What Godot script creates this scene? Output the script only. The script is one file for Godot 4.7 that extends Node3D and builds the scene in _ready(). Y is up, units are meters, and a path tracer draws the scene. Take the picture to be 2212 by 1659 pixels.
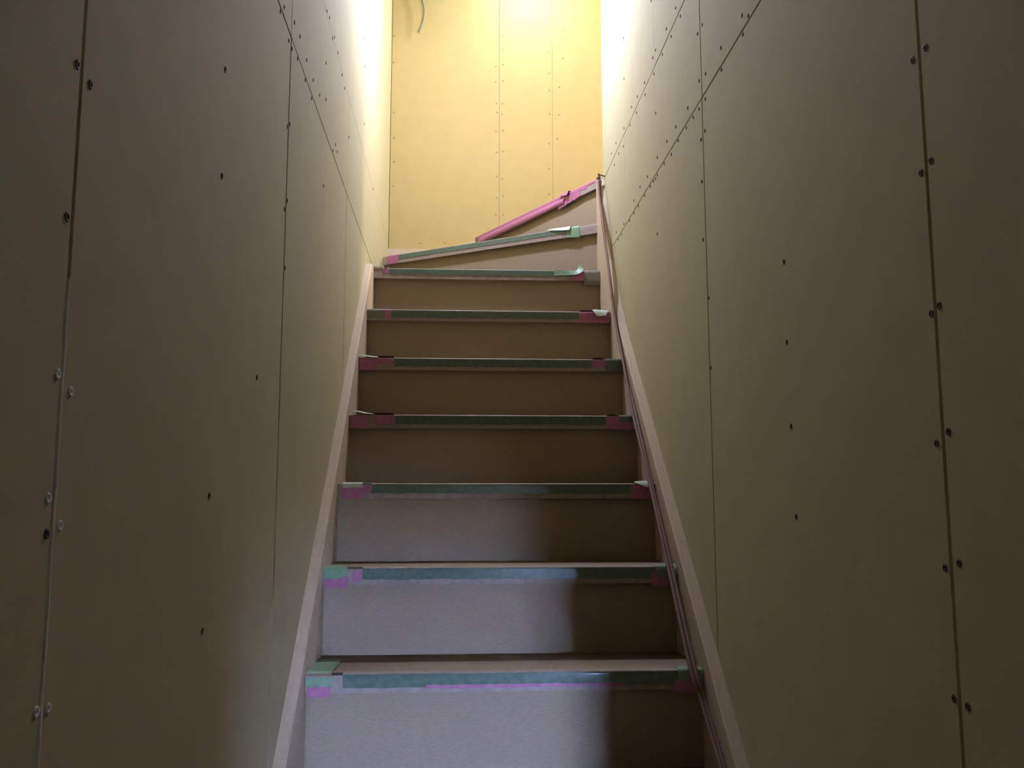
extends Node3D

# Staircase under renovation: plasterboard walls, stairs wrapped in protective board with masking tape.
# Units are metres. The origin is the left end of the nose of the lowest step in view; the flight climbs towards -z.

const RISE := 0.19435
const GOING := 0.21164
const WIDE := 0.806          # between the stringers
const WALL_L := -0.024       # faces of the plasterboard
const WALL_R := 0.832
const WALL_B := -2.2
const CORNER := -1.34        # where the right wall ends and the stair turns
const FOOT := 1.2            # where the right wall ends at the foot of the stair
const FLOOR := -1.1661
const TOP := 4.4
const THICK := 0.038         # tread board
const OVER := 0.016          # nose overhang
const LIFT := 0.05           # stringer edge above the nose line

var mats := {}
var screw_mesh: ArrayMesh
var rng := RandomNumberGenerator.new()
var wave := FastNoiseLite.new()

const SCREWS_LEFT = [Vector2(0.337, 1.220), Vector2(0.305, 1.243), Vector2(0.205, 1.269), Vector2(0.142, 1.274), Vector2(0.252, 1.206), Vector2(0.225, 1.206), Vector2(0.162, 1.216), Vector2(0.058, 1.266), Vector2(-0.031, 1.265), Vector2(0.069, 1.219), Vector2(-0.124, 1.273), Vector2(-0.016, 1.215), Vector2(-0.202, 1.520), Vector2(-0.244, 1.531), Vector2(-0.300, 1.510), Vector2(-0.338, 1.530), Vector2(-0.408, 1.516), Vector2(-0.205, 1.392), Vector2(-0.498, 1.507), Vector2(-0.557, 1.495), Vector2(-0.221, 1.307), Vector2(0.226, 1.054), Vector2(0.237, 1.041), Vector2(0.226, 0.903), Vector2(0.240, 0.880), Vector2(0.222, 0.773), Vector2(-0.403, 1.267), Vector2(-0.438, 1.262), Vector2(-0.362, 1.230), Vector2(-0.676, 1.401), Vector2(-1.038, 1.901), Vector2(-1.067, 1.814), Vector2(-1.084, 1.618), Vector2(-0.218, 1.089), Vector2(-1.418, 1.509), Vector2(1.153, 0.705), Vector2(1.124, 0.701), Vector2(0.688, 0.932), Vector2(0.682, 0.781), Vector2(1.154, 0.571), Vector2(1.154, 0.312), Vector2(0.679, 0.347), Vector2(0.685, 0.175), Vector2(0.422, 0.539)]
const SCREWS_GLINT = [Vector2(1.151, 0.440), Vector2(1.125, 0.429), Vector2(1.155, 0.340), Vector2(1.129, 0.318), Vector2(1.150, 0.176), Vector2(1.130, 0.174)]  # heads drawn pale for the daylight glinting on them
const SCREWS_RIGHT = [Vector2(-0.466, 1.733), Vector2(-0.191, 1.554), Vector2(-0.149, 1.509), Vector2(-0.291, 1.554), Vector2(-0.246, 1.509), Vector2(-0.424, 1.565), Vector2(-0.461, 1.562), Vector2(-0.345, 1.512), Vector2(-0.451, 1.510), Vector2(-0.577, 1.545), Vector2(-0.569, 1.505), Vector2(-0.681, 1.551), Vector2(-0.774, 1.560), Vector2(-0.698, 1.508), Vector2(-0.439, 1.391), Vector2(-0.800, 1.512), Vector2(-0.905, 1.547), Vector2(-0.890, 1.709), Vector2(-0.886, 1.847), Vector2(0.037, 1.384), Vector2(-0.001, 1.384), Vector2(0.052, 1.263), Vector2(0.001, 1.271), Vector2(0.046, 1.208), Vector2(-0.005, 1.208), Vector2(0.308, 1.254), Vector2(0.344, 1.232), Vector2(0.310, 1.219), Vector2(0.169, 1.261), Vector2(0.168, 1.218), Vector2(-0.102, 1.254), Vector2(-0.056, 1.211), Vector2(-0.221, 1.259), Vector2(-0.119, 1.213), Vector2(-0.317, 1.261), Vector2(-0.199, 1.217), Vector2(0.004, 1.133), Vector2(0.036, 1.140), Vector2(-0.431, 1.262), Vector2(-0.272, 1.208), Vector2(-0.351, 1.215), Vector2(-0.563, 1.257), Vector2(-0.435, 1.216), Vector2(-0.484, 1.220), Vector2(-0.457, 1.212), Vector2(-0.523, 1.223), Vector2(-0.665, 1.263), Vector2(-0.602, 1.218), Vector2(-0.762, 1.255), Vector2(-0.695, 1.222), Vector2(-0.760, 1.219), Vector2(-0.834, 1.220), Vector2(-0.934, 1.235), Vector2(-1.074, 1.249), Vector2(-0.976, 1.213), Vector2(-1.038, 1.216), Vector2(-0.451, 1.056), Vector2(0.001, 1.038), Vector2(-0.003, 0.908), Vector2(-1.056, 1.558), Vector2(-1.149, 1.557), Vector2(-1.006, 1.501), Vector2(-1.095, 1.496), Vector2(-0.919, 1.491), Vector2(0.949, 0.853), Vector2(0.919, 0.853), Vector2(0.945, 0.720), Vector2(0.922, 0.714), Vector2(0.943, 0.553), Vector2(0.927, 0.548), Vector2(0.946, 0.413), Vector2(0.920, 0.402), Vector2(0.951, 0.273), Vector2(0.922, 0.266), Vector2(0.924, 0.129), Vector2(0.950, 0.126), Vector2(0.476, 0.729), Vector2(0.474, 0.596), Vector2(0.022, 0.771), Vector2(0.021, 0.621), Vector2(0.478, 0.459), Vector2(0.484, 0.316)]
const SCREWS_BACK = [Vector2(0.499, 2.553), Vector2(0.500, 2.482), Vector2(0.469, 2.397), Vector2(0.502, 2.406), Vector2(0.468, 2.320), Vector2(0.504, 2.326), Vector2(0.472, 2.212), Vector2(0.500, 2.212), Vector2(0.474, 2.168), Vector2(0.498, 2.159), Vector2(0.470, 2.075), Vector2(0.502, 2.079), Vector2(0.473, 1.971), Vector2(0.504, 1.976), Vector2(0.474, 1.854), Vector2(0.499, 1.843), Vector2(0.473, 1.751), Vector2(0.503, 1.760), Vector2(0.470, 1.669), Vector2(0.503, 1.669), Vector2(0.719, 2.592), Vector2(0.791, 2.592), Vector2(0.721, 2.477), Vector2(0.789, 2.447), Vector2(0.722, 2.369), Vector2(0.722, 2.283), Vector2(0.770, 2.301), Vector2(0.723, 2.168), Vector2(0.768, 2.163), Vector2(0.759, 2.045), Vector2(0.720, 2.020), Vector2(0.719, 1.895), Vector2(0.719, 1.773), Vector2(-0.016, 2.537), Vector2(-0.015, 2.403), Vector2(-0.010, 2.155), Vector2(-0.006, 2.031), Vector2(-0.004, 1.915), Vector2(-0.005, 1.798), Vector2(0.123, 1.527), Vector2(0.234, 1.530)]
const NAIL := Vector3(0.814, 1.532, -1.292)
const ROPE_ONE := [Vector3(0.806, 1.512, -1.288), Vector3(0.8045, 1.470, -1.268), Vector3(0.804, 1.425, -1.247), Vector3(0.803, 1.338, -1.190), Vector3(0.801, 1.280, -1.150), Vector3(0.799, 1.107, -1.040), Vector3(0.797, 0.940, -0.942), Vector3(0.797, 0.767, -0.803), Vector3(0.791, 0.584, -0.627), Vector3(0.789, 0.391, -0.415), Vector3(0.783, 0.196, -0.203), Vector3(0.776, 0.004, 0.010), Vector3(0.786, -0.060, 0.060), Vector3(0.790, -0.2, 0.224), Vector3(0.780, -0.385, 0.436)]
const ROPE_TWO := [Vector3(0.816, 1.512, -1.294), Vector3(0.812, 1.470, -1.280), Vector3(0.8085, 1.425, -1.256), Vector3(0.8035, 1.332, -1.196), Vector3(0.8015, 1.274, -1.156), Vector3(0.801, 1.101, -1.046), Vector3(0.801, 0.940, -0.954), Vector3(0.801, 0.772, -0.825), Vector3(0.799, 0.584, -0.627), Vector3(0.795, 0.385, -0.414), Vector3(0.791, 0.192, -0.200), Vector3(0.785, 0.002, 0.012), Vector3(0.794, -0.062, 0.060), Vector3(0.797, -0.2, 0.224), Vector3(0.788, -0.385, 0.436)]

# light and the base colours
const EXPOSURE := 2.0
const SKY_ENERGY := 320.0
const LAMP_M := 0.98
const LAMP_M_COLOR := Color(0.68, 0.73, 1.0)
const LAMP_A := 0.21
const LAMP_A_COLOR := Color(0.60, 0.80, 1.0)
const LAMP_B := 1.95
const LAMP_B_COLOR := Color(1.0, 0.91, 0.66)
const BOARD_GREY := Color(0.70, 0.658, 0.51)
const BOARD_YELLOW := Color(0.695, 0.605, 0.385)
const CARDBOARD := Color(0.62, 0.545, 0.45)
const STRINGER := Color(0.77, 0.69, 0.58)

func _ready():
	rng.seed = 11
	wave.seed = 5
	wave.frequency = 9.0
	# ---- camera
	var cam := Camera3D.new()
	cam.name = "camera"
	cam.fov = 45.49
	cam.near = 0.02
	cam.far = 60.0
	cam.transform = Transform3D(Basis(Vector3.UP, -0.059229) * Basis(Vector3.RIGHT, 0.13123) * Basis(Vector3.BACK, -0.000766), Vector3(0.3003, 0.3344, 1.9085))
	add_child(cam)
	cam.current = true
	# ---- daylight sky and exposure
	var sky_mat := ProceduralSkyMaterial.new()
	sky_mat.sky_top_color = Color(0.335, 0.475, 1.0).linear_to_srgb()
	sky_mat.sky_horizon_color = Color(0.39, 0.53, 1.0).linear_to_srgb()
	sky_mat.ground_bottom_color = Color(0.40, 0.41, 0.46)
	sky_mat.ground_horizon_color = Color(0.62, 0.65, 0.74)
	sky_mat.energy_multiplier = SKY_ENERGY
	var sky := Sky.new()
	sky.sky_material = sky_mat
	var env := Environment.new()
	env.background_mode = Environment.BG_SKY
	env.sky = sky
	env.ambient_light_source = Environment.AMBIENT_SOURCE_SKY
	env.tonemap_mode = Environment.TONE_MAPPER_LINEAR
	env.tonemap_exposure = EXPOSURE
	env.sdfgi_enabled = true
	env.ssao_enabled = true
	env.ssil_enabled = true
	var we := WorldEnvironment.new()
	we.name = "world_environment"
	we.environment = env
	add_child(we)
	make_materials()
	screw_mesh = make_screw()
	# ---- setting
	walls()
	# ---- lamps
	hanging_lamp("lamp hanging over the turn of the stair, with a shallow dark shade added to cut its upward light", Vector3(0.42, 2.26, -1.10), LAMP_M, LAMP_M_COLOR, true)
	hanging_lamp("bare bulb hanging close before the yellow wall", Vector3(0.62, 2.76, -1.93), LAMP_A, LAMP_A_COLOR, false)
	globe_lamp(Vector3(2.25, 3.1, -1.75))
	# ---- stair
	staircase()
	# ---- small things
	cords()
	cable()

# ------------------------------------------------------------------ materials
func noise_tex(seed_: int, freq: float, lo: float, hi: float, octaves := 4) -> NoiseTexture2D:
	var n := FastNoiseLite.new()
	n.seed = seed_
	n.frequency = freq
	n.fractal_octaves = octaves
	var t := NoiseTexture2D.new()
	t.width = 512
	t.height = 512
	t.seamless = true
	t.noise = n
	var g := Gradient.new()
	g.set_color(0, Color(lo, lo, lo))
	g.set_color(1, Color(hi, hi, hi))
	t.color_ramp = g
	return t

func noise_normal(seed_: int, freq: float, strength: float) -> NoiseTexture2D:
	var n := FastNoiseLite.new()
	n.seed = seed_
	n.frequency = freq
	var t := NoiseTexture2D.new()
	t.width = 512
	t.height = 512
	t.seamless = true
	t.noise = n
	t.as_normal_map = true
	t.bump_strength = strength
	return t

func mat(called: String, c: Color, rough: float, tex: Texture2D = null, scale := Vector3.ONE, normal: Texture2D = null, nscale := 0.3) -> StandardMaterial3D:
	var m := StandardMaterial3D.new()
	m.resource_name = called
	m.albedo_color = c
	m.roughness = rough
	if tex:
		m.albedo_texture = tex
	if normal:
		m.normal_enabled = true
		m.normal_texture = normal
		m.normal_scale = nscale
	if tex or normal:
		m.uv1_triplanar = true
		m.uv1_world_triplanar = true
		m.uv1_scale = scale
	mats[called] = m
	return m

func make_materials():
	var paper := noise_tex(3, 0.02, 0.972, 1.0, 5)
	var card := noise_tex(8, 0.05, 0.90, 1.0, 5)
	var dust := noise_tex(21, 0.012, 0.86, 1.0, 5)
	var grain := noise_normal(14, 0.12, 3.0)
	mat("board_grey", BOARD_GREY, 0.9, paper, Vector3(1.1, 1.1, 1.1))
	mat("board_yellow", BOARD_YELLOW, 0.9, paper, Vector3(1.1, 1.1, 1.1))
	mat("plaster_core", Color8(205, 198, 184), 0.95, paper, Vector3(2, 2, 2))
	mat("cardboard", CARDBOARD, 0.75, card, Vector3(2.4, 9, 2.4), grain, 0.15)
	mat("cardboard_light", Color8(188, 166, 146), 0.8, card, Vector3(3, 5, 3), grain, 0.15)
	mat("stringer_wood", STRINGER, 0.75, card, Vector3(3, 5, 1.2))
	mat("green_tape", Color8(104, 120, 104), 0.22, dust, Vector3(9, 9, 9))
	mat("pale_tape", Color8(196, 206, 182), 0.5, dust, Vector3(9, 9, 9))
	mat("grey_tape", Color8(132, 128, 112), 0.5, dust, Vector3(9, 9, 9))
	mat("pink_tape", Color8(184, 112, 146), 0.45, dust, Vector3(9, 9, 9))
	mat("mint_tape", Color8(134, 164, 130), 0.45, dust, Vector3(9, 9, 9))
	mat("gap_shade", Color8(34, 26, 28), 0.6)  # near-black colour painted for shade in gaps at the nose edge
	mat("pale_cover", Color8(164, 147, 136), 0.6, dust, Vector3(6, 6, 6))
	mat("joint_light", Color8(232, 231, 226), 0.9, card, Vector3(30, 30, 30))  # pale colour stands in for light caught on a joint bevel
	mat("screw_tan", Color8(140, 118, 78), 0.6)
	mat("cord", Color8(124, 88, 76), 0.7, card, Vector3(20, 60, 60))
	mat("nail_steel", Color8(70, 64, 56), 0.5).metallic = 0.7
	mat("screw_dark", Color8(62, 57, 50), 0.75)
	mat("screw_glint", Color8(226, 228, 236), 0.35)  # glint of daylight on screw heads, painted as a pale colour
	mat("cable_grey", Color8(128, 122, 98), 0.6)
	mat("floor_ply", Color8(160, 132, 100), 0.7, card, Vector3(1.2, 1.2, 6))
	mat("lamp_black", Color8(40, 40, 42), 0.5)
	mat("fitting_white", Color8(232, 232, 230), 0.5)
	mat("door_paint", Color8(92, 84, 78), 0.5, dust, Vector3(3, 3, 3))
	var bulb := mat("bulb_glow", Color8(250, 250, 255), 0.4)
	bulb.emission_enabled = true
	bulb.emission = Color(0.92, 0.95, 1.0)
	bulb.emission_energy_multiplier = 3.0
	var panel := mat("globe_glow", Color8(250, 248, 240), 0.4)
	panel.emission_enabled = true
	panel.emission = Color(1.0, 0.95, 0.84)
	panel.emission_energy_multiplier = 3.0
	var glass := mat("glass", Color(0.93, 0.96, 1.0, 0.12), 0.05)
	glass.transparency = BaseMaterial3D.TRANSPARENCY_ALPHA

# ------------------------------------------------------------------ mesh helpers
func begin() -> SurfaceTool:
	var st := SurfaceTool.new()
	st.begin(Mesh.PRIMITIVE_TRIANGLES)
	st.set_smooth_group(-1)
	return st

func tri(st: SurfaceTool, a: Vector3, b: Vector3, c: Vector3):
	st.add_vertex(a)
	st.add_vertex(c)
	st.add_vertex(b)

# corners counter-clockwise seen from the front
func quad(st: SurfaceTool, a: Vector3, b: Vector3, c: Vector3, d: Vector3):
	tri(st, a, b, c)
	tri(st, a, c, d)

func box(st: SurfaceTool, lo: Vector3, hi: Vector3):
	var p := []
	for k in 8:
		p.append(Vector3(hi.x if k & 1 else lo.x, hi.y if k & 2 else lo.y, hi.z if k & 4 else lo.z))
	quad(st, p[4], p[5], p[7], p[6])
	quad(st, p[1], p[0], p[2], p[3])
	quad(st, p[5], p[1], p[3], p[7])
	quad(st, p[0], p[4], p[6], p[2])
	quad(st, p[6], p[7], p[3], p[2])
	quad(st, p[0], p[1], p[5], p[4])

# box with its long edges cut back by c
func soft_box(st: SurfaceTool, lo: Vector3, hi: Vector3, c: float):
	var rect := func(x: float, g: float) -> Array:
		return [Vector3(x, lo.y + g, lo.z + g), Vector3(x, hi.y - g, lo.z + g), Vector3(x, hi.y - g, hi.z - g), Vector3(x, lo.y + g, hi.z - g)]
	var rings := [rect.call(lo.x, c), rect.call(lo.x + c, 0.0), rect.call(hi.x - c, 0.0), rect.call(hi.x, c)]
	for k in 3:
		for j in 4:
			var a: Vector3 = rings[k][j]
			var b: Vector3 = rings[k][(j + 1) % 4]
			var d: Vector3 = rings[k + 1][(j + 1) % 4]
			var e: Vector3 = rings[k + 1][j]
			quad(st, a, b, d, e)
	quad(st, rings[0][0], rings[0][3], rings[0][2], rings[0][1])
	quad(st, rings[3][0], rings[3][1], rings[3][2], rings[3][3])

# closed outline lofted between two sets of points of equal number, both ends capped
func loft(st: SurfaceTool, rings: Array, flat: PackedVector2Array):
	var n: int = rings[0].size()
	for k in rings.size() - 1:
		for j in n:
			quad(st, rings[k][j], rings[k][(j + 1) % n], rings[k + 1][(j + 1) % n], rings[k + 1][j])
	var ids := Geometry2D.triangulate_polygon(flat)
	for k in range(0, ids.size(), 3):
		tri(st, rings[0][ids[k]], rings[0][ids[k + 1]], rings[0][ids[k + 2]])
		var e: Array = rings[rings.size() - 1]
		tri(st, e[ids[k]], e[ids[k + 2]], e[ids[k + 1]])

func tube(st: SurfaceTool, pts: Array, r: float, sides := 8, cap := true):
	st.set_smooth_group(1)
	var rings := []
	var up := Vector3(0.31, 0.2, 0.93)
	for k in pts.size():
		var t: Vector3 = (pts[min(k + 1, pts.size() - 1)] - pts[max(k - 1, 0)]).normalized()
		var a := (up - t * up.dot(t)).normalized()
		up = a
		var b := t.cross(a)
		var ring := []
		for j in sides:
			var w := TAU * j / sides
			ring.append(pts[k] + (a * cos(w) + b * sin(w)) * r)
		rings.append(ring)
	for k in rings.size() - 1:
		for j in sides:
			quad(st, rings[k][j], rings[k][(j + 1) % sides], rings[k + 1][(j + 1) % sides], rings[k + 1][j])
	if cap:
		st.set_smooth_group(-1)
		for j in sides:
			tri(st, pts[0], rings[0][(j + 1) % sides], rings[0][j])
			tri(st, pts[pts.size() - 1], rings[-1][j], rings[-1][(j + 1) % sides])

func lathe(st: SurfaceTool, profile: Array, sides: int, at := Vector3.ZERO):
	st.set_smooth_group(1)
	for k in profile.size() - 1:
		for j in sides:
			var p := []
			for q in [[k, j], [k, j + 1], [k + 1, j + 1], [k + 1, j]]:
				var w: float = TAU * q[1] / sides
				p.append(at + Vector3(profile[q[0]].x * cos(w), profile[q[0]].y, profile[q[0]].x * sin(w)))
			quad(st, p[3], p[2], p[1], p[0])

func finish(st: SurfaceTool) -> ArrayMesh:
	st.index()
	st.generate_normals()
	return st.commit()

func put(called: String, mesh: Mesh, m: Material, parent: Node = self, xf := Transform3D.IDENTITY) -> MeshInstance3D:
	var o := MeshInstance3D.new()
	o.name = called
	o.mesh = mesh
	o.material_override = m
	o.transform = xf
	o.cast_shadow = GeometryInstance3D.SHADOW_CASTING_SETTING_ON
	parent.add_child(o, true)
	return o

func thing(called: String, label: String, category: String, at := Vector3.ZERO) -> Node3D:
	var o := Node3D.new()
	o.name = called
	o.position = at
	add_child(o, true)
	o.set_meta("label", label)
	o.set_meta("category", category)
	return o

func setting(called: String, label: String, category: String, at := Vector3.ZERO) -> Node3D:
	var o := thing(called, label, category, at)
	o.set_meta("kind", "structure")
	return o

func solid(called: String, lo: Vector3, hi: Vector3, m: Material, parent: Node, c := 0.0) -> MeshInstance3D:
	var st := begin()
	var mid := (lo + hi) / 2
	if c > 0:
		soft_box(st, lo - mid, hi - mid, c)
	else:
		box(st, lo - mid, hi - mid)
	var base: Vector3 = (parent as Node3D).global_position if parent is Node3D else Vector3.ZERO
	return put(called, finish(st), m, parent, Transform3D(Basis.IDENTITY, mid - base))

# ------------------------------------------------------------------ walls
func make_screw() -> ArrayMesh:
	var st := begin()
	var r := 0.0044
	lathe(st, [Vector2(0.0, 0.0001), Vector2(0.0016, 0.0001), Vector2(0.0022, 0.0007), Vector2(0.0040, 0.0010), Vector2(r, 0.0003), Vector2(r, -0.003)], 12)
	return finish(st)

# plasterboard sheet: u runs along the wall, v up, w out of the wall; bevels cut the edges back
func sheet(size: Vector2, bevel: float, deep: float) -> ArrayMesh:
	var st := begin()
	var h := size / 2
	var t := 0.0125
	var ring := func(g: float, w: float) -> Array:
		return [Vector3(-h.x + g, -h.y + g, w), Vector3(h.x - g, -h.y + g, w), Vector3(h.x - g, h.y - g, w), Vector3(-h.x + g, h.y - g, w)]
	var rings := [ring.call(0.0, -t), ring.call(0.0, -deep), ring.call(bevel, 0.0)]
	for k in 2:
		for j in 4:
			quad(st, rings[k][j], rings[k][(j + 1) % 4], rings[k + 1][(j + 1) % 4], rings[k + 1][j])
	quad(st, rings[2][0], rings[2][1], rings[2][2], rings[2][3])
	return finish(st)

# frame: basis whose columns are u, v, w; at: wall plane; rects: [u0, u1, v0, v1, bevel]
func boards(wall: Node3D, frame: Basis, at: Vector3, rects: Array, m: Material, screws: Array, gap := 0.0004):
	var used := {}
	for r in rects:
		var mid := Vector3((r[0] + r[1]) / 2, (r[2] + r[3]) / 2, rng.randf_range(-0.0004, 0.0004))
		var o := put("plasterboard", sheet(Vector2(r[1] - r[0] - gap, r[3] - r[2] - gap), r[4], r[4] * 0.9), m, wall, Transform3D(frame, at + frame * mid - wall.position))
		for k in screws.size():
			var s: Array = screws[k]
			if used.has(k) or s[0] < r[0] or s[0] > r[1] or s[1] < r[2] or s[1] > r[3]:
				continue
			used[k] = true
			var p := Vector3(clampf(s[0], r[0] + 0.009, r[1] - 0.009), clampf(s[1], r[2] + 0.009, r[3] - 0.009), mid.z) - mid
			var tilt := Basis(Vector3.RIGHT, PI / 2) * Basis(Vector3.UP, k * 1.7)
			put("screw", screw_mesh, mats[s[2]], o, Transform3D(tilt, p))

func walls():
	var grey: Material = mats.board_grey
	var core: Material = mats.plaster_core
	# left wall
	var wl := setting("wall_left", "long grey plasterboard wall on the left side of the stair", "wall", Vector3(WALL_L, FLOOR, 1.2))
	solid("wall_core", Vector3(WALL_L - 0.14, FLOOR, WALL_B - 0.14), Vector3(WALL_L - 0.0126, TOP, 2.36), core, wl)
	var fl := Basis(Vector3(0, 0, -1), Vector3.UP, Vector3.RIGHT)
	var s := []
	for p in SCREWS_LEFT:
		s.append([-p.x, p.y, "screw_dark"])
	for p in SCREWS_GLINT:
		s.append([-p.x, p.y, "screw_glint"])
	var zs := [-2.36, -2.05, -1.143, -0.23, 0.66, 2.2]
	var rects := []
	for k in zs.size() - 1:
		rects.append([zs[k], zs[k + 1], FLOOR, 1.2255, 0.0034])
		rects.append([zs[k], zs[k + 1], 1.2255, 1.515, 0.0022 if k < 3 else 0.0012])
	rects.append([-1.3, 2.2, 1.515, 2.43, 0.001])
	rects.append([-1.3, 2.2, 2.43, TOP, 0.001])
	boards(wl, fl, Vector3(WALL_L, 0, 0), rects, grey, s)
	var st := begin()  # pale bead: the light on the groove is put into its colour
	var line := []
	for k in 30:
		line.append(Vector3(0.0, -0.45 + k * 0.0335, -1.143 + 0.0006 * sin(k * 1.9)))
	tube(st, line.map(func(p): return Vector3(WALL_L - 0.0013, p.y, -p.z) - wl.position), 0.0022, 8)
	put("lit_joint", finish(st), mats.joint_light, wl).set_meta("label", "pale strip painting the light on the lower part of the board joint")
	# right wall
	var wr := setting("wall_right", "grey plasterboard wall on the right side with crossing seams and screws", "wall", Vector3(WALL_R, FLOOR, 0))
	solid("wall_core", Vector3(WALL_R + 0.0126, FLOOR, CORNER), Vector3(WALL_R + 0.12, TOP, FOOT), core, wr)
	var fr := Basis(Vector3(0, 0, 1), Vector3.UP, Vector3.LEFT)
	s = []
	for p in SCREWS_RIGHT:
		s.append([p.x, p.y, "screw_dark"])
	rects = [[CORNER, 0.0185, FLOOR, 1.2235, 0.0028], [0.0185, 0.9345, FLOOR, 1.2235, 0.0034], [0.9345, FOOT, FLOOR, 1.2235, 0.0034],
		[CORNER, -0.905, 1.2235, 1.526, 0.002], [-0.905, 0.0185, 1.2235, 1.526, 0.002], [0.0185, FOOT, 1.2235, 1.526, 0.003],
		[CORNER, -0.447, 1.526, TOP, 0.002], [-0.447, 0.465, 1.526, TOP, 0.002], [0.465, FOOT, 1.526, TOP, 0.002]]
	boards(wr, fr, Vector3(WALL_R, 0, 0), rects, grey, s)
	# back wall behind the winders
	var wb := setting("wall_back", "yellow plasterboard wall lit up behind the turning steps", "wall", Vector3(0.8, FLOOR, WALL_B))
	solid("wall_core", Vector3(WALL_L - 0.14, FLOOR, WALL_B - 0.14), Vector3(3.4, TOP, WALL_B - 0.0126), core, wb)
	s = []
	for p in SCREWS_BACK:
		s.append([p.x, p.y, "screw_tan"])
	rects = [[WALL_L + 0.001, 0.4842, 1.497, TOP, 0.0016], [0.4855, 0.7365, 1.2, TOP, 0.0012], [0.7365, 1.65, 1.2, TOP, 0.0008], [1.65, 3.3, 1.2, TOP, 0.0012]]
	boards(wb, Basis.IDENTITY, Vector3(0, 0, WALL_B), rects, mats.board_yellow, s)
	# unseen walls that close the upper passage
	var wp := setting("wall_passage", "plasterboard wall of the upper passage round the corner", "wall", Vector3(2.0, FLOOR, CORNER))
	solid("wall_core", Vector3(WALL_R + 0.12, FLOOR, CORNER), Vector3(3.4, TOP, CORNER + 0.12), grey, wp)
	var we := setting("wall_end", "plasterboard wall closing the upper passage", "wall", Vector3(3.3, FLOOR, -1.8))
	solid("wall_core", Vector3(3.3, FLOOR, WALL_B - 0.14), Vector3(3.42, TOP, CORNER + 0.12), grey, we)
	var wf := setting("wall_front", "plasterboard wall above the hall ceiling at the foot of the stair", "wall", Vector3(0.4, 1.25, FOOT))
	solid("wall_core", Vector3(WALL_L - 0.012, 1.35, FOOT), Vector3(WALL_R + 0.12, TOP, FOOT + 0.12), grey, wf)
	var ce := setting("ceiling", "plasterboard ceiling above the stair", "ceiling", Vector3(1.6, TOP, -0.5))
	solid("ceiling_core", Vector3(WALL_L - 0.14, TOP, WALL_B - 0.14), Vector3(3.42, TOP + 0.1, FOOT + 0.12), grey, ce)
	var fu := setting("floor_upper", "plywood floor of the upper passage round the corner", "floor", Vector3(2.1, 1.7, -1.77))
	solid("floor_core", Vector3(0.965, 1.45, WALL_B), Vector3(3.3, 9 * RISE, CORNER), mats.floor_ply, fu)
	solid("tread_fill", Vector3(0.834, 1.45, WALL_B), Vector3(0.965, 8 * RISE - 0.004, CORNER), mats.floor_ply, fu)  # fills in for the unseen end of the top winder tread
	# lobby at the foot of the stair, with an added opening that trims the daylight from a room window
	var ch := setting("ceiling_hall", "plasterboard ceiling of the lobby at the foot of the stair", "ceiling", Vector3(0.8, 1.25, 1.8))
	solid("ceiling_core", Vector3(WALL_L - 0.012, 1.25, FOOT), Vector3(1.62, 1.35, 2.46), grey, ch)
	var hr := setting("wall_lobby", "plasterboard side wall of the lobby at the foot of the stair", "wall", Vector3(1.5, FLOOR, 1.8))
	solid("wall_core", Vector3(1.5, FLOOR, FOOT - 0.12), Vector3(1.62, 1.35, 2.36), grey, hr)
	var hf := setting("wall_foot", "plasterboard wall beside the foot of the stair", "wall", Vector3(1.2, FLOOR, FOOT))
	solid("wall_core", Vector3(WALL_R + 0.12, FLOOR, FOOT - 0.12), Vector3(1.62, 1.35, FOOT), grey, hf)
	var fh := setting("floor", "plywood floor at the foot of the stair", "floor", Vector3(1.2, FLOOR, 2.9))
	solid("floor_core", Vector3(-0.7, FLOOR - 0.1, -2.34), Vector3(3.42, FLOOR, 5.72), mats.floor_ply, fh)
	var dw := setting("wall_added", "added plasterboard wall behind the lobby whose opening narrows the window light", "wall", Vector3(1.0, FLOOR, 2.36))
	solid("wall_core", Vector3(-0.7, FLOOR, 2.36), Vector3(0.70, 1.35, 2.46), grey, dw)  # unseen partition, added to shape the daylight reaching the steps
	solid("wall_core", Vector3(1.42, FLOOR, 2.36), Vector3(3.1, 1.35, 2.46), grey, dw)
	solid("added_lintel", Vector3(0.70, 0.36, 2.36), Vector3(1.42, 1.35, 2.46), grey, dw)  # added and set low to cut window light off the upper steps
	var cr := setting("ceiling_room", "plasterboard ceiling of the room with the window", "ceiling", Vector3(1.2, 1.25, 4.0))
	solid("ceiling_core", Vector3(-0.7, 1.25, 2.46), Vector3(3.1, 1.35, 5.72), grey, cr)
	var r1 := setting("wall_room", "plasterboard side walls of the room with the window", "wall", Vector3(1.2, FLOOR, 4.0))
	solid("wall_core", Vector3(-0.7, FLOOR, 2.46), Vector3(-0.6, 1.25, 5.6), grey, r1)
	solid("wall_core", Vector3(3.0, FLOOR, 2.46), Vector3(3.1, 1.25, 5.6), grey, r1)
	var x0 := 1.60
	var x1 := 2.10
	var y0 := 0.08
	var y1 := 1.18
	var we2 := setting("wall_window", "plasterboard wall with a tall window", "wall", Vector3(1.2, FLOOR, 5.6))
	solid("wall_core", Vector3(-0.7, FLOOR, 5.6), Vector3(x0, 1.35, 5.72), grey, we2)
	solid("wall_core", Vector3(x1, FLOOR, 5.6), Vector3(3.1, 1.35, 5.72), grey, we2)
	solid("wall_core", Vector3(x0, y1, 5.6), Vector3(x1, 1.35, 5.72), grey, we2)
	solid("wall_core", Vector3(x0, FLOOR, 5.6), Vector3(x1, y0, 5.72), grey, we2)
	var wn := setting("window_1", "tall narrow window in the room behind the lobby", "window", Vector3(1.85, y0, 5.66))
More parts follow.
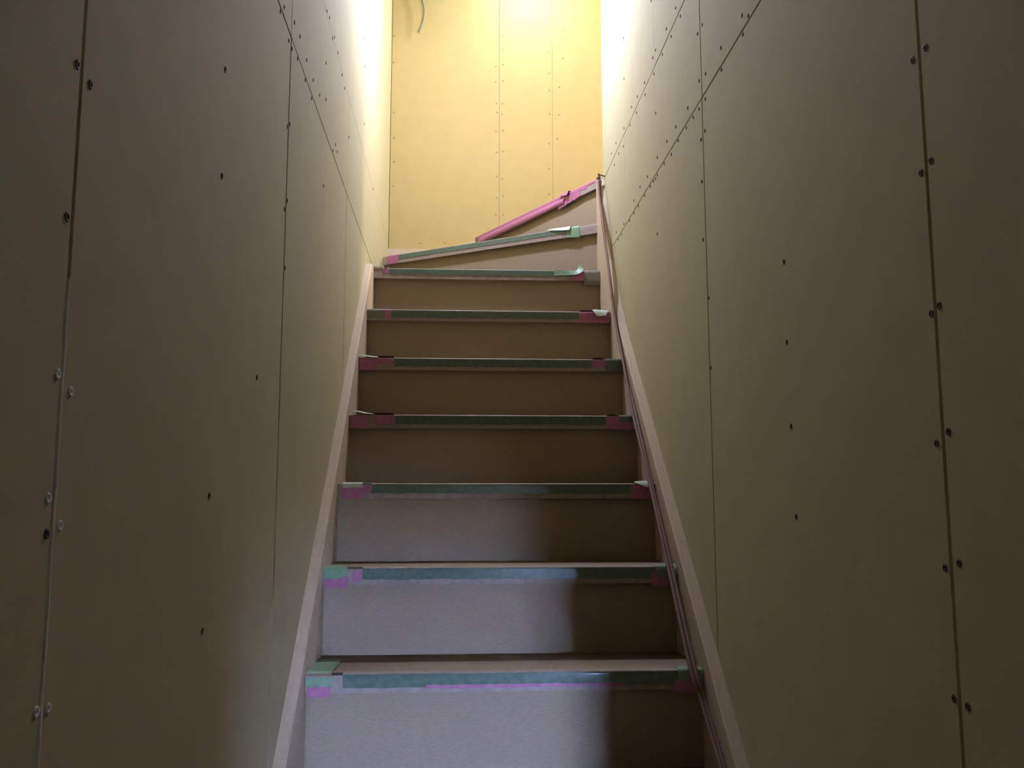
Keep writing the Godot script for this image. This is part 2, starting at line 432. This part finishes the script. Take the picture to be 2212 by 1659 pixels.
	solid("frame", Vector3(x0, y0, 5.64), Vector3(x0 + 0.03, y1, 5.68), mats.fitting_white, wn, 0.003)
	solid("frame", Vector3(x1 - 0.03, y0, 5.64), Vector3(x1, y1, 5.68), mats.fitting_white, wn, 0.003)
	solid("frame", Vector3(x0 + 0.03, y0, 5.64), Vector3(x1 - 0.03, y0 + 0.03, 5.68), mats.fitting_white, wn, 0.003)
	solid("frame", Vector3(x0 + 0.03, y1 - 0.03, 5.64), Vector3(x1 - 0.03, y1, 5.68), mats.fitting_white, wn, 0.003)
	solid("pane", Vector3(x0 + 0.03, y0 + 0.03, 5.657), Vector3(x1 - 0.03, y1 - 0.03, 5.662), mats.glass, wn)

# ------------------------------------------------------------------ lamps
func hanging_lamp(label: String, at: Vector3, power: float, tint: Color, shaded: bool):
	var t := thing("hanging_lamp", label, "lamp", at)
	var st := begin()
	tube(st, [Vector3(0, 0.12, 0), Vector3(0, 0.6, 0.0), Vector3(0, TOP - at.y, 0)], 0.004)
	put("lamp_cord", finish(st), mats.lamp_black, t)
	st = begin()
	lathe(st, [Vector2(0, 0.125), Vector2(0.018, 0.12), Vector2(0.022, 0.10), Vector2(0.022, 0.05), Vector2(0.018, 0.045), Vector2(0, 0.045)], 16)
	put("socket", finish(st), mats.lamp_black, t)
	if shaded:  # shade added to keep the lamp's light from bouncing off the ceiling
		st = begin()
		lathe(st, [Vector2(0.022, 0.105), Vector2(0.06, 0.098), Vector2(0.12, 0.070), Vector2(0.145, 0.062), Vector2(0.145, 0.059), Vector2(0.12, 0.066), Vector2(0.06, 0.094), Vector2(0.022, 0.100)], 28)
		put("added_lamp_shade", finish(st), mats.lamp_black, t)
	st = begin()
	var prof := []
	for k in 13:
		var w := PI * k / 12.0
		prof.append(Vector2(0.045 * sin(w), 0.045 * cos(w)))
	lathe(st, prof, 20)
	put("bulb", finish(st), mats.bulb_glow, t)
	var l := OmniLight3D.new()
	l.name = "bulb_light"
	l.light_color = tint.linear_to_srgb()
	l.light_energy = power
	l.light_size = 0.045
	l.omni_range = 12.0
	l.omni_attenuation = 2.0
	l.shadow_enabled = true
	t.add_child(l)

func globe_lamp(at: Vector3):
	var t := thing("globe_lamp", "round white globe lamp hanging in the upper passage", "lamp", at)
	var st := begin()
	tube(st, [Vector3(0, 0.17, 0), Vector3(0, 0.5, 0), Vector3(0, TOP - at.y, 0)], 0.004)
	put("lamp_cord", finish(st), mats.lamp_black, t)
	st = begin()
	lathe(st, [Vector2(0, 0.175), Vector2(0.04, 0.17), Vector2(0.05, 0.13), Vector2(0.045, 0.11)], 20)
	put("lamp_cap", finish(st), mats.fitting_white, t)
	st = begin()
	var prof := []
	for k in 17:
		var w := PI * k / 16.0
		prof.append(Vector2(0.12 * sin(w), 0.12 * cos(w)))
	lathe(st, prof, 28)
	put("globe", finish(st), mats.globe_glow, t)
	var l := OmniLight3D.new()
	l.name = "globe_light"
	l.light_color = LAMP_B_COLOR.linear_to_srgb()
	l.light_energy = LAMP_B
	l.light_size = 0.12
	l.omni_range = 12.0
	l.omni_attenuation = 2.0
	l.shadow_enabled = true
	t.add_child(l)

# ------------------------------------------------------------------ stair
# nose profile: v runs from the tread top (negative) over the rounded edge down the front (positive); off lifts it clear
func nose_at(v: float, off: float) -> Vector2:
	var r := 0.006
	var q := r * PI / 4
	if v < -q:
		return Vector2(-r + (v + q), off)
	if v > q:
		return Vector2(off, -r - (v - q))
	var w := (v + q) / (2 * q) * PI / 2
	return Vector2(-r + (r + off) * sin(w), -r + (r + off) * cos(w))

func tread_shape(length: float, depth: float) -> ArrayMesh:
	var st := begin()
	var prof := [Vector2(-depth, 0.0)]
	for k in 7:
		prof.append(nose_at(-0.0047 + 0.0094 * k / 6.0, 0.0))
	prof.append(Vector2(0, -THICK + 0.003))
	prof.append(Vector2(-0.003, -THICK))
	prof.append(Vector2(-depth, -THICK))
	var flat := PackedVector2Array()
	for q in prof:
		flat.append(q)
	var rings := []
	for x in [length, 0.0]:
		var ring := []
		for q in prof:
			ring.append(Vector3(x, q.y, q.x))
		rings.append(ring)
	loft(st, rings, flat)
	return finish(st)

# plan polygon given in world x, z, made a slab under the tread's own axes
func slab(st: SurfaceTool, plan: Array, inv: Transform3D, y0: float, y1: float):
	var flat := PackedVector2Array()
	for q in plan:
		flat.append(q)
	if Geometry2D.is_polygon_clockwise(flat):
		flat.reverse()
	var rings := []
	for y in [y0, y1]:
		var ring := []
		for q in flat:
			var p := inv * Vector3(q.x, 0, q.y)
			ring.append(Vector3(p.x, y, p.z))
		rings.append(ring)
	loft(st, rings, flat)

# a strip of tape stuck over the nose: x0..x1 along it, v0..v1 round it
func tape(tread: Node3D, called: String, label: String, m: String, x0: float, x1: float, v0: float, v1: float, layer := 1, ragged := 0.0008, slant := 0.0):
	var nx := int(clampf((x1 - x0) / 0.012, 3, 48))
	var nv := 12
	var grid := []
	var skew := wave.get_noise_2d(x0 * 31.0, v1 * 400.0 + tread.position.y * 7.0)
	for i in nx + 1:
		var row := []
		var f := float(i) / nx
		for j in nv + 1:
			var g := float(j) / nv
			var jag: float = ragged * 2.0 * wave.get_noise_2d(x0 * 13.0 + f * (x1 - x0) * 3.0 + j * 0.001, tread.position.y * 3.0 + (9.0 if g > 0.5 else 0.0))
			var v := lerpf(v0, v1, g) + jag * absf(g - 0.35) + slant * (f - 0.5) * g
			var off := 0.0004 + 0.0006 * layer + 0.0009 * (0.5 + 0.5 * wave.get_noise_2d(x0 + f * (x1 - x0), v * 3.0 + tread.position.y)) 
			if v > THICK:
				off -= (v - THICK) * 0.25 * (1.0 + skew)
			var p := nose_at(v, off)
			var x := lerpf(x0, x1, f)
			if i == 0 or i == nx:
				x += ragged * 1.5 * wave.get_noise_2d(v * 60.0, x0 * 5.0 + i)
			row.append(Vector3(x, p.y, p.x))
		grid.append(row)
	var st := begin()
	st.set_smooth_group(1)
	for i in nx:
		for j in nv:
			quad(st, grid[i][j + 1], grid[i + 1][j + 1], grid[i + 1][j], grid[i][j])
	var o := put(called, finish(st), mats[m], tread)
	if label:
		o.set_meta("label", label)

# a loose end: a small sheet through the points (z, y) of its section, twisted a little
func flap(tread: Node3D, called: String, label: String, m: String, x0: float, x1: float, sect0: Array, sect1: Array, taper := 0.0):
	var st := begin()
	st.set_smooth_group(1)
	var n := 5
	var grid := []
	for i in n + 1:
		var f := float(i) / n
		var row := []
		for j in sect0.size():
			var q: Vector2 = (sect0[j] as Vector2).lerp(sect1[j], f)
			var t_ := taper * pow(float(j) / (sect0.size() - 1), 2.0)
			row.append(Vector3(lerpf(x0 + t_, x1 - t_, f) + 0.001 * sin(j * 2.1), q.y + 0.0012 * sin(f * 4.0 + j), q.x))
		grid.append(row)
	for i in n:
		for j in sect0.size() - 1:
			quad(st, grid[i][j + 1], grid[i + 1][j + 1], grid[i + 1][j], grid[i][j])
	var o := put(called, finish(st), mats[m], tread)
	if label:
		o.set_meta("label", label)

func staircase():
	var t := thing("staircase", "narrow staircase wrapped in brown board with green and pink masking tape on the noses", "staircase", Vector3(0.4, FLOOR, 0))
	# stringers
	var slope := RISE / GOING
	var left := [Vector2(1.12, FLOOR), Vector2(1.12, -1.12 * slope + LIFT), Vector2(-1.215, 1.215 * slope + LIFT), Vector2(-1.290, 1.172), Vector2(-1.290, 0.96), Vector2(0.9, FLOOR)]
	var right := [Vector2(1.12, FLOOR), Vector2(1.12, -1.12 * slope + LIFT), Vector2(-0.86, 0.86 * slope + LIFT), Vector2(-0.93, 0.91), Vector2(-1.0, 0.988), Vector2(-1.142, 1.176), Vector2(-1.25, 1.409), Vector2(-1.318, 1.520), Vector2(-1.337, 1.532), Vector2(-1.337, 1.2), Vector2(-1.2, 0.85), Vector2(0.9, FLOOR)]
	stringer(t, left, WALL_L + 0.0006, 0.0, 1.0)
	stringer(t, right, WALL_R - 0.0006, WIDE, -1.0)
	# skirting of the winders against the back wall
	var st := begin()
	var plan := PackedVector2Array([Vector2(WALL_L, 1.2), Vector2(0.83, 1.2), Vector2(0.83, 1.74), Vector2(0.35, 1.53), Vector2(0.2, 1.495), Vector2(WALL_L, 1.495)])
	var rings := []
	for z in [WALL_B + 0.0006, WALL_B + 0.016]:
		var ring := []
		for q in plan:
			ring.append(Vector3(q.x, q.y, z))
		rings.append(ring)
	loft(st, rings, plan)
	var sk := put("skirting", finish(st), mats.stringer_wood, t)
	sk.position = -t.position
	# straight flight: step 1 is the lowest in view, five more below it reach the floor
	var steps := {}
	for k in range(-4, 8):
		var xf := Transform3D(Basis.IDENTITY, Vector3(0, (k - 1) * RISE, -(k - 1) * GOING))
		steps[k] = step(t, xf, WIDE, GOING + OVER + 0.01, k, [] if k < 7 else [Vector2(0.0, -1.29), Vector2(WIDE, -1.29), Vector2(0.83, -1.345), Vector2(-0.022, -1.875), Vector2(-0.022, -1.318)])
	# winders turn to the right about the end of the right wall
	var a8 := Vector2(-0.018, -1.832)
	var b8 := Vector2(0.818, -1.316)
	var a9 := Vector2(0.375, -2.18)
	var b9 := Vector2(0.818, -1.39)
	steps[8] = step(t, along(a8, b8, 7 * RISE), (b8 - a8).length(), 0.06, 8, [a8, b8, Vector2(0.83, -1.42), Vector2(0.36, -2.183), Vector2(-0.02, -2.183)])
	steps[9] = step(t, along(a9, b9, 8 * RISE), (b9 - a9).length(), 0.06, 9, [a9, b9, Vector2(0.831, -1.345), Vector2(0.831, -2.183)])
	tapes(steps)

func along(a: Vector2, b: Vector2, y: float) -> Transform3D:
	var d := (b - a).normalized()
	return Transform3D(Basis(Vector3.UP, atan2(-d.y, d.x)), Vector3(a.x, y, a.y))

func stringer(t: Node3D, outline: Array, wall: float, face: float, side: float):
	var st := begin()
	var flat := PackedVector2Array()
	for q in outline:
		flat.append(q)
	var cut := 0.003
	var rings := []
	for layer in [[wall, 0.0], [face - side * cut, 0.0], [face, cut]]:
		var ring := []
		for k in outline.size():
			var q: Vector2 = outline[k]
			var lower: float = layer[1] if k > 0 and k < outline.size() - 3 else 0.0
			ring.append(Vector3(layer[0], q.y - lower, q.x))
		rings.append(ring)
	if side > 0:
		for ring in rings:
			ring.reverse()
		flat.reverse()
	loft(st, rings, flat)
	var o := put("stringer", finish(st), mats.stringer_wood, t)
	o.position = -t.position
	o.set_meta("label", "left stringer board with pale top edge" if side > 0 else "right stringer board with pale top edge")

func step(t: Node3D, xf: Transform3D, length: float, depth: float, k: int, plan: Array) -> MeshInstance3D:
	var local := Transform3D(xf.basis, xf.origin - t.position)
	var st := begin()
	var drop := RISE
	st.append_from(tread_shape(length, depth if plan.is_empty() else 0.06), 0, Transform3D.IDENTITY)
	if not plan.is_empty():
		var flat_plan := plan.duplicate()
		slab(st, flat_plan, xf.affine_inverse(), -THICK + 0.001, -0.0006)
	var o := put("tread", finish(st), mats.cardboard, t, local)
	st = begin()
	box(st, Vector3(0.0, -drop, -OVER - 0.012), Vector3(length, -THICK, -OVER))
	put("riser", finish(st), mats.cardboard, t, local)
	return o

func tapes(steps: Dictionary):
	var G := "green_tape"
	var P := "pink_tape"
	# pale cover strips round the noses, under the tape
	for k in range(1, 9):
		tape(steps[k], "nosing_cover", "pale cover strip round the nose", "pale_cover", 0.001, (WIDE - 0.001) if k < 8 else 0.98, -0.02, 0.0365, -1, 0.0004)
	tape(steps[9], "nosing_cover", "pale cover strip round the nose", "pale_cover", 0.02, 0.94, -0.02, 0.0365, -1, 0.0004)
	# long green strips along the noses: step, x0, x1, v0, v1
	for a in [[1, 0.074, 0.758, 0.001, 0.027], [2, 0.088, 0.756, 0.001, 0.025], [3, 0.085, 0.746, 0.002, 0.024], [4, 0.128, 0.715, 0.002, 0.025], [5, 0.108, 0.709, 0.003, 0.026], [6, 0.081, 0.700, 0.003, 0.026], [7, 0.054, 0.718, 0.002, 0.022], [8, 0.078, 0.850, 0.002, 0.021]]:
		tape(steps[a[0]], "green_tape", "", G, a[1], a[2], a[3], a[4], 1, 0.0016)
	# step 1
	tape(steps[1], "green_tape", "green tape wrapped over the left end of the nose", "mint_tape", 0.001, 0.053, -0.16, 0.024, 3, 0.002)
	tape(steps[1], "pink_tape", "purple pink tape under the left green tape", P, 0.004, 0.052, 0.018, 0.044, 2, 0.002)
	tape(steps[1], "pink_tape", "thin pink film along the middle of the nose", P, 0.240, 0.640, 0.022, 0.029, 2, 0.003)
	tape(steps[1], "green_tape", "torn green tape over the right end of the nose", "mint_tape", 0.752, 0.775, -0.03, 0.020, 3, 0.002)
	tape(steps[1], "green_tape", "", "mint_tape", 0.784, 0.803, -0.03, 0.018, 3, 0.002, 0.01)
	tape(steps[1], "pink_tape", "", P, 0.744, 0.804, 0.016, 0.046, 2, 0.002)
	tape(steps[1], "nose_gap_shade", "short dark strip painting the shade of a gap at the edge of the nose", "gap_shade", 0.052, 0.074, -0.006, 0.002, 1, 0.0006)  # painted shade of the gap under the lifted cover, no tape here
	# step 2
	tape(steps[2], "green_tape", "green tape wrapped over the left end of the nose", "mint_tape", 0.001, 0.054, -0.05, 0.022, 3, 0.003, -0.006)
	tape(steps[2], "pink_tape", "", P, 0.002, 0.056, 0.016, 0.044, 2, 0.002)
	tape(steps[2], "pink_tape", "", P, 0.066, 0.087, 0.006, 0.028, 2, 0.001)
	tape(steps[2], "pink_tape", "", P, 0.745, 0.785, 0.010, 0.044, 2, 0.002)
	tape(steps[2], "green_tape", "torn green tape over the right end of the nose", "mint_tape", 0.755, 0.796, -0.02, 0.022, 3, 0.003, 0.008)
	flap(steps[2], "loose_tape", "pale loose tape end sticking out on the right", "pale_tape", 0.780, 0.803, [Vector2(-0.02, 0.012), Vector2(0.0, 0.010), Vector2(0.008, 0.004)], [Vector2(-0.01, 0.006), Vector2(0.010, -0.004), Vector2(0.012, -0.020)])
	tape(steps[2], "nose_gap_shade", "short dark strip painting the shade of a gap at the edge of the nose", "gap_shade", 0.054, 0.088, -0.006, 0.002, 1, 0.0006)
	# step 3
	tape(steps[3], "pale_tape", "pale green tape over the left end of the nose", "pale_tape", 0.013, 0.062, -0.02, 0.010, 3, 0.002)
	tape(steps[3], "pink_tape", "", P, 0.011, 0.066, 0.008, 0.038, 2, 0.002)
	tape(steps[3], "pink_tape", "", P, 0.064, 0.085, 0.004, 0.024, 1, 0.001)
	tape(steps[3], "pink_tape", "", P, 0.742, 0.796, 0.004, 0.038, 2, 0.002)
	flap(steps[3], "loose_tape", "pale triangular tape end lifted on the right", "pale_tape", 0.752, 0.797, [Vector2(-0.02, 0.004), Vector2(-0.004, 0.004), Vector2(0.004, 0.0015)], [Vector2(-0.02, 0.008), Vector2(0.006, 0.004), Vector2(0.010, -0.013)])
	tape(steps[3], "nose_gap_shade", "short dark strip painting the shade of a gap at the edge of the nose", "gap_shade", 0.062, 0.085, -0.006, 0.002, 1, 0.0006)
	# step 4
	flap(steps[4], "loose_tape", "pale tape end lifted off the left end", "pale_tape", 0.012, 0.065, [Vector2(-0.03, 0.012), Vector2(-0.01, 0.011), Vector2(0.002, 0.009)], [Vector2(-0.03, 0.004), Vector2(-0.01, 0.004), Vector2(0.004, 0.001)])
	tape(steps[4], "pink_tape", "", P, 0.002, 0.054, 0.002, 0.038, 2, 0.002)
	tape(steps[4], "pink_tape", "bright purple pink tape patch", P, 0.072, 0.128, 0.002, 0.027, 2, 0.002)
	tape(steps[4], "pink_tape", "", P, 0.714, 0.802, 0.003, 0.038, 1, 0.002)
	tape(steps[4], "green_tape", "", G, 0.753, 0.790, -0.006, 0.018, 2, 0.003)
	lifted(steps[4], 0.066, 0.124, "pink_tape")
	lifted(steps[4], 0.717, 0.752, "cardboard_light")
	# step 5
	flap(steps[5], "loose_tape", "pale tape end lifted off the left end", "pale_tape", 0.002, 0.056, [Vector2(-0.03, 0.009), Vector2(-0.01, 0.008), Vector2(0.002, 0.006)], [Vector2(-0.03, 0.006), Vector2(-0.01, 0.005), Vector2(0.004, 0.000)])
	tape(steps[5], "pink_tape", "", P, 0.002, 0.054, 0.002, 0.038, 2, 0.002)
	tape(steps[5], "pink_tape", "dull pink tape patch", P, 0.054, 0.107, 0.002, 0.020, 1, 0.003)
	lifted(steps[5], 0.057, 0.106, "pink_tape")
	tape(steps[5], "pink_tape", "", P, 0.709, 0.751, 0.002, 0.021, 1, 0.002)
	lifted(steps[5], 0.711, 0.748, "pink_tape")
	tape(steps[5], "green_tape", "", G, 0.753, 0.803, -0.006, 0.034, 2, 0.002)
	# step 6
	tape(steps[6], "grey_tape", "dull grey green tape at the left end", "grey_tape", 0.003, 0.058, -0.008, 0.030, 1, 0.002)
	tape(steps[6], "pink_tape", "", P, 0.060, 0.079, -0.002, 0.030, 1, 0.001)
	tape(steps[6], "pink_tape", "wide pink tape at the right end", P, 0.698, 0.800, 0.001, 0.038, 1, 0.002)
	lifted(steps[6], 0.702, 0.745, "pink_tape")
	flap(steps[6], "loose_tape", "pale curled tape end catching the light on the right", "pale_tape", 0.742, 0.799, [Vector2(-0.03, 0.004), Vector2(0.002, 0.005), Vector2(0.009, 0.000), Vector2(0.012, -0.008), Vector2(0.013, -0.017)], [Vector2(-0.03, 0.005), Vector2(0.003, 0.005), Vector2(0.010, 0.000), Vector2(0.014, -0.008), Vector2(0.016, -0.018)], 0.014)
	# step 7
	flap(steps[7], "loose_tape", "pale tape end lifted off the left end", "pale_tape", -0.002, 0.050, [Vector2(-0.03, 0.008), Vector2(-0.01, 0.007), Vector2(0.003, 0.003)], [Vector2(-0.03, 0.008), Vector2(-0.01, 0.007), Vector2(0.003, 0.005)])
	tape(steps[7], "pink_tape", "", P, 0.033, 0.055, 0.001, 0.018, 1, 0.002)
	tape(steps[7], "pink_tape", "", P, 0.706, 0.750, 0.004, 0.034, 2, 0.002)
	tape(steps[7], "grey_tape", "wide grey tape hanging below the right end", "grey_tape", 0.748, 0.806, -0.012, 0.050, 3, 0.003)
	curl(steps[7])
	# step 8
	tape(steps[8], "pink_tape", "pink tape band near the left end", P, 0.026, 0.082, -0.004, 0.036, 2, 0.003)
	tape(steps[8], "green_tape", "broad green tape end on the right", "mint_tape", 0.845, 0.897, -0.006, 0.040, 2, 0.003, 0.006)
	flap(steps[8], "loose_tape", "pale lifted edge of the green tape", "pale_tape", 0.770, 0.862, [Vector2(-0.02, 0.002), Vector2(0.003, 0.002), Vector2(0.004, -0.002)], [Vector2(-0.02, 0.003), Vector2(0.006, 0.003), Vector2(0.010, -0.013)])
	# step 9
	tape(steps[9], "pink_tape", "long pink tape along the upper edge of the nose", P, 0.02, 0.842, -0.006, 0.018, 1, 0.003)
	flap(steps[9], "pink_tape", "long pink tape folded out along the lower edge of the nose", P, 0.05, 0.70, [Vector2(0.0015, -0.015), Vector2(0.007, -0.023), Vector2(0.012, -0.034), Vector2(0.004, -0.042)], [Vector2(0.0015, -0.014), Vector2(0.005, -0.022), Vector2(0.008, -0.032), Vector2(0.003, -0.040)])
	tape(steps[9], "pink_tape", "", P, 0.655, 0.800, 0.012, 0.044, 1, 0.004, -0.012)
	tape(steps[9], "pink_tape", "pale pink tape edge at the right end", P, 0.836, 0.925, -0.008, 0.010, 1, 0.002)
	flap(steps[9], "loose_tape", "small torn pink tape tip", P, 0.672, 0.735, [Vector2(-0.01, 0.003), Vector2(0.006, 0.002), Vector2(0.008, -0.004)], [Vector2(-0.01, 0.004), Vector2(0.010, 0.002), Vector2(0.016, -0.016)])

# a stretch of sheet lifted off the tread, with the open gap under it
func lifted(tread: Node3D, x0: float, x1: float, m: String):
	var st := begin()
	soft_box(st, Vector3(x0, 0.0042, -0.05), Vector3(x1, 0.0054, -0.001), 0.0004)
	box(st, Vector3(x0, 0.0, -0.05), Vector3(x1, 0.0042, -0.045))
	put("lifted_sheet", finish(st), mats[m], tread)

# the green end that curls up off the nose of step 7
func curl(tread: Node3D):
	var st := begin()
	st.set_smooth_group(1)
	var outer := spline([Vector3(0.640, -0.021, 0.003), Vector3(0.690, -0.0195, 0.007), Vector3(0.726, -0.015, 0.012), Vector3(0.741, -0.003, 0.014), Vector3(0.743, 0.008, 0.010), Vector3(0.734, 0.026, 0.002)], 4)
	var inner := spline([Vector3(0.640, 0.001, 0.002), Vector3(0.686, -0.003, 0.004), Vector3(0.714, -0.002, 0.003), Vector3(0.724, 0.004, 0.000), Vector3(0.727, 0.012, -0.004), Vector3(0.730, 0.024, -0.006)], 4)
	for k in outer.size() - 1:
		quad(st, outer[k], outer[k + 1], inner[k + 1], inner[k])
	var o := put("curled_tape", finish(st), mats.mint_tape, tread)
	o.set_meta("label", "green tape end curling up off the nose")

# ------------------------------------------------------------------ small things
func spline(pts: Array, n: int) -> Array:
	var out := []
	for k in pts.size() - 1:
		var p0: Vector3 = pts[max(k - 1, 0)]
		var p1: Vector3 = pts[k]
		var p2: Vector3 = pts[k + 1]
		var p3: Vector3 = pts[min(k + 2, pts.size() - 1)]
		for j in n:
			var f := float(j) / n
			out.append(p1.cubic_interpolate(p2, p0, p3, f))
	out.append(pts[pts.size() - 1])
	return out

func cords():
	var nail := thing("nail", "dark bent nail in the corner at the top of the right wall holding the cord", "nail", NAIL)
	var st := begin()
	tube(st, [Vector3(0.022, -0.004, -0.005), Vector3(0.0, 0.0, 0.0), Vector3(-0.006, 0.001, 0.001)], 0.0022)
	put("shank", finish(st), mats.nail_steel, nail)
	st = begin()
	tube(st, [Vector3(-0.005, 0.001, 0.001), Vector3(-0.008, 0.0015, 0.0015)], 0.005, 10)
	put("head", finish(st), mats.nail_steel, nail)
	var t := thing("cord", "brown pink cord looped over a nail and running down along the right stringer", "cord", NAIL)
	var one := ROPE_ONE
	var two := ROPE_TWO
	var loop := [one, two]
	for strand in loop:
		var pts := []
		for p in strand:
			pts.append(p - NAIL)
		st = begin()
		tube(st, spline(pts, 6), 0.0043, 8)
		put("strand", finish(st), mats.cord, t)
	st = begin()
	var bow := []
	for k in 9:
		var w := PI * k / 8.0
		bow.append(Vector3(-0.004 + 0.001 * sin(w), 0.005 * sin(w) + 0.002, 0.0) + (one[0] - NAIL).lerp(two[0] - NAIL, k / 8.0) * (1.0 - 0.55 * sin(w)))
	tube(st, bow, 0.0042, 8)
	put("loop", finish(st), mats.cord, t)

func cable():
	var at := Vector3(0.118, 2.704, -2.165)
	var t := thing("cable", "grey electric cable end dangling before the top of the yellow wall", "cable", at)
	var pts := []
	for p in [Vector3(0.085, 2.95, -2.20), Vector3(0.09, 2.83, -2.168), Vector3(0.118, 2.704, -2.165), Vector3(0.127, 2.669, -2.165), Vector3(0.129, 2.635, -2.166), Vector3(0.125, 2.6, -2.168), Vector3(0.113, 2.564, -2.172), Vector3(0.104, 2.548, -2.175)]:
		pts.append(p - at)
	var st := begin()
	tube(st, spline(pts, 4), 0.0055, 8)
	put("cable_sheath", finish(st), mats.cable_grey, t)
